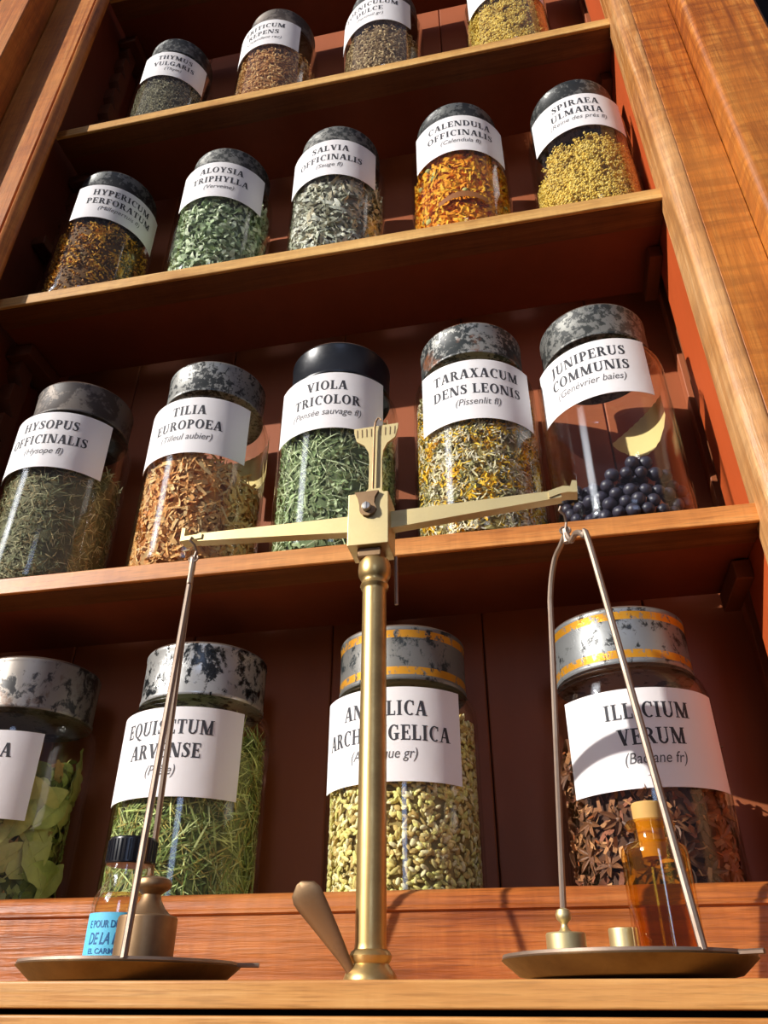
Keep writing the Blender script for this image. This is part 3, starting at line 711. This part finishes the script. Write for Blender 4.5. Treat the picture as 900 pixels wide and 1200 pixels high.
# star anise: whole stars lying against the glass
def star_mesh():
    mb = MB()
    for i in range(8):
        a = 2*PI*i/8+random.uniform(-.1, .1); Lg = random.uniform(.011, .015); up_ = random.uniform(.1, .5)
        d = Vector((math.cos(a), math.sin(a), 0)); w = Vector((-d.y, d.x, 0)); z = Vector((0, 0, 1))
        secs = [(.002, .0010, .0020), (.35*Lg, .0021, .0038), (.65*Lg, .0019, .0036), (.88*Lg, .0009, .0020), (Lg, .0002, .0004)]
        vs = []; fs = []
        for s, hw, hh in secs:
            c_ = d*s+z*(s*up_*.5)
            vs += [c_-w*hw+z*hh*.5, c_-w*hw*.25+z*hh*.15, c_+w*hw*.25+z*hh*.15, c_+w*hw+z*hh*.5, c_-z*hh*.6]
        for k in range(len(secs)-1):
            for j in range(5): fs.append((k*5+j, k*5+(j+1) % 5, (k+1)*5+(j+1) % 5, (k+1)*5+j))
        fs += [(0, 1, 2, 3, 4), tuple((len(secs)-1)*5+j for j in (4, 3, 2, 1, 0))]
        mb.add(vs, fs)
    mb.lathe([(.0002, -.0015), (.0022, -.001), (.0026, .0004), (.0015, .0016), (.0002, .002)], 8)
    return mb
protos = [star_mesh().build('star_anise', m_anise, smooth=40) for _ in range(5)]; used = set()
ax_, ay_ = .524, Y1
g = np.random.default_rng(11); placed = []
def tilt_to(n): return n.to_track_quat('Z', 'Y')
cand = []
for _ in range(4000):
    ph = g.uniform(-1.75, 1.75); zz = g.uniform(.022, .165)
    if zz > .155-.02*abs(math.sin(ph*2)): continue
    q = Vector((ph*.055, zz))
    if all((q-c_).length > .0185 for c_ in cand): cand.append(q)
k = 0
for q in cand:
    ph, zz = q.x/.055, q.y
    pr = protos[k % 5]; o = pr if k < 5 else pr.copy()
    if k >= 5: COL.objects.link(o)
    k += 1
    r = .0525
    n = Vector((math.sin(ph)+g.normal(0, .22), -math.cos(ph)+g.normal(0, .22), g.normal(0, .25))).normalized()
    quat = tilt_to(n); o.rotation_mode = 'QUATERNION'; o.rotation_quaternion = quat @ Matrix.Rotation(g.uniform(0, 6), 3, 'Z').to_quaternion()
    s = g.uniform(.82, 1.05); o.scale = (s, s, s)
    o.location = (ax_+r*math.sin(ph), ay_-r*math.cos(ph), FLOOR1+zz)
    tag(o, 'brown star anise pod pressed among others inside the ILLICIUM VERUM jar', 'star anise', 'star anise pods in the jar')
fill('star_anise_pieces', 'broken brown star anise bits packed in the ILLICIUM VERUM jar', (ax_, ay_, FLOOR1), .150,
     [(CHIP, 900, cs((128, 84, 54), (156, 108, 70), (96, 60, 40), (172, 124, 84), (120, 72, 52)), (.7, 1.3), .6, None), (FSEED, 200, cs((128, 66, 30), (96, 50, 26)), (.7, 1.0), .3, None)], srgb(70, 42, 28), R=.0565, seedv=21)

# big leaves in the leftmost jar
def leaf_mesh(Lg, Wd, c1, c2):
    mb = MB(); n = 9; mcols = 6; vs = []; fs = []
    for s in (0, 1):
        for i in range(n+1):
            u = i/n; w = Wd*.5*math.sin(PI*min(1, u*.94+.05))**.75
            for j in range(mcols+1):
                t = j/mcols*2-1; x = (u-.5)*Lg; y = t*w
                vs.append((x, y, -c1*(x*x)*9-c2*y*y*14+abs(t)*.0012*math.sin(u*20)-s*.0003))
    st_ = (n+1)*(mcols+1)
    for s in (0, 1):
        for i in range(n):
            for j in range(mcols):
                a = s*st_+i*(mcols+1)+j; f = (a, a+mcols+1, a+mcols+2, a+1); fs.append(f if s == 0 else f[::-1])
    rim = [i*(mcols+1) for i in range(n+1)]+[n*(mcols+1)+j for j in range(1, mcols+1)]+[i*(mcols+1)+mcols for i in range(n-1, -1, -1)]+[j for j in range(mcols-1, 0, -1)]
    for a, b in zip(rim, rim[1:]+rim[:1]): fs.append((a, b, b+st_, a+st_))
    mb.add(vs, fs)
    mb.tube([((u-.5)*Lg, 0, -c1*(((u-.5)*Lg)**2)*9+.0002) for u in (-.08, .1, .3, .5, .7, .9)], [.0006, .0006, .0005, .0004, .0003, .0002], 5)
    return mb
lprot = [leaf_mesh(random.uniform(.042, .060), random.uniform(.020, .028), random.uniform(.3, .9), random.uniform(.3, 1.0)).build('dried_leaf', m_leaf, smooth=50) for _ in range(5)]
g = np.random.default_rng(31); k = 0
for i in range(44):
    ph = g.uniform(-.7, 2.2); zz = g.uniform(.030, .165)
    o = lprot[k % 5] if k < 5 else lprot[k % 5].copy()
    if k >= 5: COL.objects.link(o)
    k += 1
    r = g.uniform(.047, .0535)
    nn = Vector((math.sin(ph), -math.cos(ph), 0)); tt = Vector((math.cos(ph), math.sin(ph), 0)); zz_ = Vector((0, 0, 1))
    al = g.normal(1.2, .7); d = (tt*math.cos(al)+zz_*math.sin(al)).normalized(); w = nn.cross(d)
    R3 = Matrix((d, w, nn)).transposed() @ Matrix.Rotation(g.normal(0, .22), 3, 'X') @ Matrix.Rotation(g.normal(0, .15), 3, 'Y')
    o.rotation_mode = 'QUATERNION'; o.rotation_quaternion = R3.to_quaternion()
    s = g.uniform(.75, 1.0); o.scale = (s, s, s)
    o.location = (.002+r*nn.x, Y1+r*nn.y, FLOOR1+zz)
    tag(o, 'large dry green leaf pressed among others in the leftmost bottom jar', 'leaf', 'large leaves in the leftmost bottom jar')
fill('leaf_fragments', 'crumbled green leaf bits packed in the leftmost bottom jar', (.002, Y1, FLOOR1), .165,
     [(CURL, 700, cs((120, 128, 62), (150, 148, 78), (90, 98, 48), (150, 110, 60)), (1.0, 2.0), .4, None)], srgb(84, 88, 44), R=.0505, seedv=33)

# ================================================================== balance scale
PX, PY = .3655, -.13
sc_ = thing('balance_scale', 'antique brass balance scale with two hanging pans standing on the counter', 'scale', (PX, PY, CZ))
def sp(mb, name, mat, parent=None, smooth=40):
    o = mb.build(name, mat, parent or sc_, smooth=smooth)
    if parent is None: o.location = (-PX, -PY, -CZ)
    return o
col_prof = [(.0005, CZ), (.0125, CZ), (.0128, CZ+.0022), (.0118, CZ+.0045), (.0098, CZ+.0070), (.0088, CZ+.0085), (.0098, CZ+.0100), (.0102, CZ+.0118), (.0092, CZ+.0136), (.0080, CZ+.0144), (.0076, CZ+.017),
            (.0074, .06), (.0072, .148), (.0080, .1492), (.0088, .1512), (.0080, .1530), (.0078, .1545), (.0086, .1560), (.0098, .1585), (.0101, .1620), (.0098, .1660), (.0088, .1685), (.0005, .1690)]
sp(MB().lathe(col_prof, 40, (PX, PY, 0)), 'column', m_brass)
# head block
hb = MB().box(PX-.0150, PX+.0110, PY-.0125, PY+.0105, .1745, .2125, .0006, 2)
head = sp(hb, 'head_block', m_brass_pale)
sp(MB().box(PX-.0095, PX+.0060, PY-.0085, PY+.0085, .1680, .1750, .001, 1), 'collar_plate', m_brass_dark)
FYb = PY-.0125
shield = [(-.0098, .2118), (.0058, .2118), (.0034, .2072), (.0030, .2030), (.0044, .1990), (.0030, .1955), (-.0008, .1938), (-.0042, .1946), (-.0062, .1972), (-.0066, .2020), (-.0078, .2075)]
sp(MB().prism([(PX-.0006+a, b) for a, b in shield], 'y', FYb-.0026, FYb), 'pivot_plate', m_brass_dark, smooth=0)
scr = MB()
for i in range(1):
    prof_ = [(.0005, 0), (.0030, 0), (.0030, .0024), (.0025, .0031), (.0005, .0033)]
    b = MB().lathe(prof_, 20)
    scr.add([(PX-.0022+v[0], FYb-.0026-v[2], .1993+v[1]) for v in b.v], b.f)
    scr.box(PX-.0026, PX-.0018, FYb-.0062, FYb-.0056, .1968, .2018)
sp(scr, 'screw', m_steel)
# graduated fan plate with its ticks, pointer needle
fan = [(-.0050, .2122), (-.0046, .2200), (-.0044, .2450), (-.0050, .2520), (-.0080, .2580), (-.0135, .2622), (-.0152, .2690), (-.0155, .2732), (.0155, .2742), (.0150, .2695), (.0132, .2625), (.0078, .2582), (.0050, .2520), (.0042, .2450), (.0044, .2200), (.0050, .2122)]
fp = sp(MB().prism([(PX+.0005+a, b) for a, b in fan], 'y', PY-.0030, PY-.0012), 'graduated_plate', m_brass_pale, smooth=0)
tk = MB()
for i in range(-4, 5):
    if i == 0: continue
    x = PX+.0005+i*.0031; tk.prism([(x-.00022+.00012*i, .2652), (x+.00022+.00012*i, .2652), (x+.00022+.0002*i, .2718), (x-.00022+.0002*i, .2718)], 'y', PY-.0034, PY-.0029)
tko = tk.build('tick_marks', m_brass_dark, fp, smooth=0)
sp(MB().prism([(PX-.0088, .2124), (PX+.0086, .2124), (PX+.0068, .2156), (PX+.0045, .2188), (PX-.0036, .2188), (PX-.0062, .2156)], 'y', PY-.0072, PY-.0002), 'pointer_foot', m_brass_pale, smooth=0)
sp(MB().tube([(PX-.0008, PY-.0055, .2150), (PX-.0004, PY-.0055, .24), (PX+.0000, PY-.0055, .2700), (PX+.0008, PY-.0055, .2755), (PX+.0024, PY-.0055, .2785), (PX+.0040, PY-.0055, .2778), (PX+.0046, PY-.0055, .2760)], [.0009, .0009, .0008, .0007, .0006, .0006, .0005], 8), 'pointer', m_brass_dark)
# beam: two tapering arms with crooked ends
beam = MB()
def arm(s, xe, z0, z1):
    pts = [(PX+s*.009, z0, .0062), (PX+s*.05, z0+(z1-z0)*.38, .0048), (PX+s*.09, z0+(z1-z0)*.76, .0036), (xe-s*.010, z1, .0028)]
    for (xa, za, ha), (xb, zb, hb_) in zip(pts[:-1], pts[1:]):
        beam.prism([(xa, za-ha), (xb, zb-hb_), (xb, zb+hb_), (xa, za+ha)], 'y', PY-.0036, PY+.0036)
arm(-1, .2360, .1955, .1982)
arm(1, .4930, .1960, .2020)
ex = .2425
beam.prism([(ex-.0085, .1960), (ex+.0065, .1968), (ex+.0065, .2004), (ex+.0050, .2010), (ex+.0030, .2000), (ex-.0060, .1994), (ex-.0060, .2058), (ex-.0085, .2062)], 'y', PY-.0046, PY+.0046)
ex = .4875
beam.prism([(ex-.0120, .1992), (ex-.0060, .2012), (ex-.0010, .2020), (ex+.0052, .2012), (ex+.0058, .2096), (ex+.0030, .2102), (ex+.0014, .2060), (ex-.0030, .2068), (ex-.0120, .2042)], 'y', PY-.0046, PY+.0046)
sp(beam, 'beam', m_brass_pale, smooth=20)
sp(MB().tube([(PX+.0118, PY+.008, .1750), (PX+.0120, PY+.008, .1420)], .0012, 8), 'stop_pin', m_wire)
# arrest lever at the foot
lv = MB(); ns = 14; secs = []
for i in range(ns+1):
    u = i/ns
    c_ = Vector((PX-.0072-.0238*u, PY-.0060-.014*u, CZ+.0040+.0375*u**.95)); w = .0024+.0072*max(0, u-.10)**.9; w = w*(1 if u < .8 else math.sqrt(max(.03, 1-((u-.8)/.2)**2)))
    secs.append((c_, w, (.0016+.0010*u)*(1 if u < .8 else math.sqrt(max(.05, 1-((u-.8)/.2)**2)))))
vs = []; fs = []; nn_ = 12
ax = Vector((-.0238, -.014, .0375)).normalized(); wx = ax.cross(Vector((0, 1, .25))).normalized(); th = ax.cross(wx)
for c_, w, t in secs:
    for j in range(nn_):
        a = 2*PI*j/nn_; vs.append(c_+wx*w*math.cos(a)+th*t*math.sin(a))
for i in range(ns):
    for j in range(nn_): fs.append((i*nn_+j, i*nn_+(j+1) % nn_, (i+1)*nn_+(j+1) % nn_, (i+1)*nn_+j))
fs += [tuple(range(nn_))[::-1], tuple(ns*nn_+j for j in range(nn_))]
sp(MB().add(vs, fs), 'arrest_lever', m_brass_dark, smooth=60)
# pans with hook, bow and hoop
def pan(x, y, ztop, zrim, ang, r, arch, ring_ang, back=None):
    pn = MB().lathe([(.0005, zrim-.0070), (r*.80, zrim-.0070), (r*.86, zrim-.0064), (r*.99, zrim-.0006), (r, zrim), (r*.985, zrim+.0003), (r*.85, zrim-.0056), (r*.79, zrim-.0060), (.0005, zrim-.0060)], 64, (x, y, 0))
    p_ = sp(pn, 'pan', m_pan)
    d = Vector((math.cos(ang), math.sin(ang), 0)); c_ = Vector((x, y, 0)); z = Vector((0, 0, 1))
    hk = MB().tube([c_+Vector((-.0010, -.005, ztop+.0125)), c_+Vector((-.0022, -.005, ztop+.010)), c_+Vector((.0006, -.003, ztop+.0075)), c_+Vector((.0012, 0, ztop+.004)), c_+z*(ztop-.002)], .0008, 8)
    rr = MB()
    rp_ = [c_+z*(ztop-.0015)+Vector((math.cos(a)*.0030, math.sin(a)*.001, math.sin(a)*.0030)) for a in np.linspace(0, 2*PI, 17)]
    hk.tube(rp_, .0007, 6, False)
    hk.build('hook', m_wire, p_)
    bw = MB()
    for s in (-1, 1):
        pts_ = [c_+z*(ztop-.003)]
        for a, b in (back if back and s < 0 else arch): pts_.append(c_+d*s*a+z*(ztop+b))
        pts_.append(c_+d*s*(r*.97)+z*(zrim+.001))
        # smooth the shoulder
        q = [Vector(v) for v in pts_]; out = []
        for i in range(len(q)-1):
            p0, p1, p2, p3 = q[max(i-1, 0)], q[i], q[i+1], q[min(i+2, len(q)-1)]
            for t in np.linspace(0, 1, 8, endpoint=False):
                out.append(.5*((2*p1)+(-p0+p2)*t+(2*p0-5*p1+4*p2-p3)*t*t+(-p0+3*p1-3*p2+p3)*t**3))
        out.append(q[-1]); bw.tube(out, .0018, 8)
    bw.tube([c_+z*(ztop-.001), c_+z*(ztop-.010)], .0021, 8)
    bw.build('bow', m_wire, p_)
    hoop = MB().tube([c_+Vector((math.cos(a)*(r*.97), math.sin(a)*(r*.97), zrim+.0010)) for a in np.linspace(0, 2*PI, 49)], .0013, 6, False)
    tail = c_+Vector((math.cos(ring_ang), math.sin(ring_ang), 0))*r*.95
    hoop.tube([tail+z*(zrim+.0008), c_+Vector((math.cos(ring_ang), math.sin(ring_ang), 0))*(r+.010)+z*(zrim+.0008)], .0011, 6)
    hoop.build('hoop', m_wire, p_)
    return p_
pan(.2435, PY, .1855, -.0482, math.radians(-67), .0540, [(.0035, -.020), (.0075, -.045)], math.radians(10))
pan(.4825, PY, .1790, -.0470, math.radians(-60), .0555, [(.0045, -.011), (.0105, -.0095), (.0175, -.0150), (.0240, -.034)], math.radians(-40), [(.0065, -.008), (.0160, -.014), (.0250, -.032), (.0300, -.062)])

# ================================================================== on the left pan
PZ = -.0482-.0060
def lathe_part(parent, name, prof_, mat, n=40, smooth=45, closed=False):
    return MB().lathe(prof_, n, closed=closed).build(name, mat, parent, smooth=smooth)
VS = .94
vial = thing('glass_vial', 'small clear bottle with black cap and blue label on the left pan', 'bottle', (.2265, -.116, PZ))
vo = [(.0005, .0006), (.0140, .0002), (.0166, .0012), (.0172, .004), (.0172, .034), (.0166, .0385), (.0145, .0425), (.0122, .0455), (.0118, .0500), (.0132, .0512), (.0132, .0530), (.0120, .0545), (.0116, .064)]
vi = [(.0100, .064), (.0104, .0535), (.0104, .0470), (.0128, .0420), (.0150, .0375), (.0156, .0335), (.0156, .005), (.0005, .0035)]
lathe_part(vial, 'glass_body', vo+vi, m_vial)
vial.scale = (VS, VS, 1)
lathe_part(vial, 'liquid', [(.0005, .0037), (.0153, .0042), (.0153, .0335), (.0148, .0370), (.0130, .0405), (.0005, .0405)], m_liquid)
cp = [(.0005, .0548), (.0133, .0548), (.0138, .0555), (.0138, .0672), (.0130, .0684), (.0005, .0684)]
capm = MB().lathe(cp, 40)
for i in range(36):
    a = 2*PI*i/36; capm.tube([(.0138*math.cos(a), .0138*math.sin(a), .0560), (.0138*math.cos(a), .0138*math.sin(a), .0668)], .0005, 5)
capm.build('cap', m_cap, vial, smooth=40)
def curved_label(parent, name, mat, R, a0, half, z0, z1):
    mb = MB(); n = 24; vs = []; fs = []
    for i in range(n+1):
        a = a0-half+2*half*i/n
        for rr in (R, R-.00015):
            for zz in (z0, z1): vs.append((rr*math.sin(a), -rr*math.cos(a), zz))
    for i in range(n):
        b = i*4; fs += [(b, b+4, b+5, b+1), (b+3, b+7, b+6, b+2), (b+1, b+5, b+7, b+3), (b, b+2, b+6, b+4)]
    fs += [(0, 1, 3, 2), (n*4, n*4+2, n*4+3, n*4+1)]
    return mb.add(vs, fs).build(name, mat, parent, smooth=30)
vl = curved_label(vial, 'blue_label', m_blue, .01745, math.radians(25), math.radians(120), .0035, .0305); vl['label'] = 'sky blue printed label'
ink = MB(); pol = font_text('E POUR DIE', .0048, .0005, .0235, 0, .00006, .78)+font_text('DE LA P', .0076, .0005, .0160, .25, .0001, .66)+font_text('EL CARM', .0034, 0.0005, .0118, 0, .00006, 1.15)+font_text('ELAURE', .0036, 0.0005, .0080, 0, .00005, 1.0)
wrap(pol, .01755, math.radians(-4), ink); ink.build('lettering', m_blue_ink, vl, smooth=0, recalc=False)
wt = thing('brass_weight', 'large brown brass knobbed weight beside the blue labelled bottle', 'weight', (.2580, -.148, PZ), 'brass weights on the pans')
lathe_part(wt, 'weight_body', [(.0005, 0), (.0136, 0), (.0142, .0008), (.0142, .0255), (.0136, .0264), (.0118, .0268), (.0005, .0268)], m_brass_dark, smooth=35)
lathe_part(wt, 'knob', [(.0110, .0266), (.0075, .0300), (.0052, .0335), (.0046, .0360), (.0062, .0374), (.0086, .0388), (.0092, .0408), (.0084, .0428), (.0055, .0440), (.0005, .0444)], m_brass_dark)

# ================================================================== on the right pan
PZR = -.0470-.0060
am = thing('amber_bottle', 'tall amber glass bottle with a cork on the right pan', 'bottle', (.5030, -.122, PZR))
ao = [(.0005, .0008), (.0130, .0002), (.0154, .0010), (.0160, .0035), (.0160, .0555), (.0154, .0590), (.0130, .0612), (.0090, .0622), (.0082, .0640), (.0082, .0680), (.0112, .0686), (.0124, .0706), (.0112, .0726), (.0088, .0730)]
ai = [(.0068, .0730), (.0066, .0625), (.0100, .0600), (.0138, .0580), (.0146, .0550), (.0146, .0045), (.0005, .0035)]
lathe_part(am, 'glass_body', ao+ai, m_amber)
lathe_part(am, 'liquid', [(.0005, .0037), (.0143, .0047), (.0143, .0300), (.0005, .0300)], m_brown_liquid)
am.scale = (.98, .98, .90)
lathe_part(am, 'cork', [(.0005, .0545), (.0056, .0545), (.0062, .060), (.0066, .0725), (.0074, .0735), (.0076, .0812), (.0070, .0822), (.0005, .0824)], m_cork)
def small_weight(loc, lab, r, h, knob):
    w = thing('brass_weight', lab, 'weight', loc, 'brass weights on the pans')
    lathe_part(w, 'weight_body', [(.0005, 0), (r*.96, 0), (r, .0006), (r, h-.0006), (r*.95, h), (.0005, h)], m_brass_pale, smooth=35)
    if knob: lathe_part(w, 'knob', [(r*.45, h-.0002), (.0022, h+.0012), (.0014, h+.0030), (.0018, h+.0042), (.0032, h+.0054), (.0036, h+.0074), (.0028, h+.0094), (.0005, h+.0102)], m_brass_pale)
small_weight((.4570, -.138, PZR), 'small pale brass weight with round knob beside the hanging wire', .0088, .0165, True)
small_weight((.4845, -.106, PZR), 'plain pale brass weight half hidden behind the amber bottle', .0072, .0205, False)
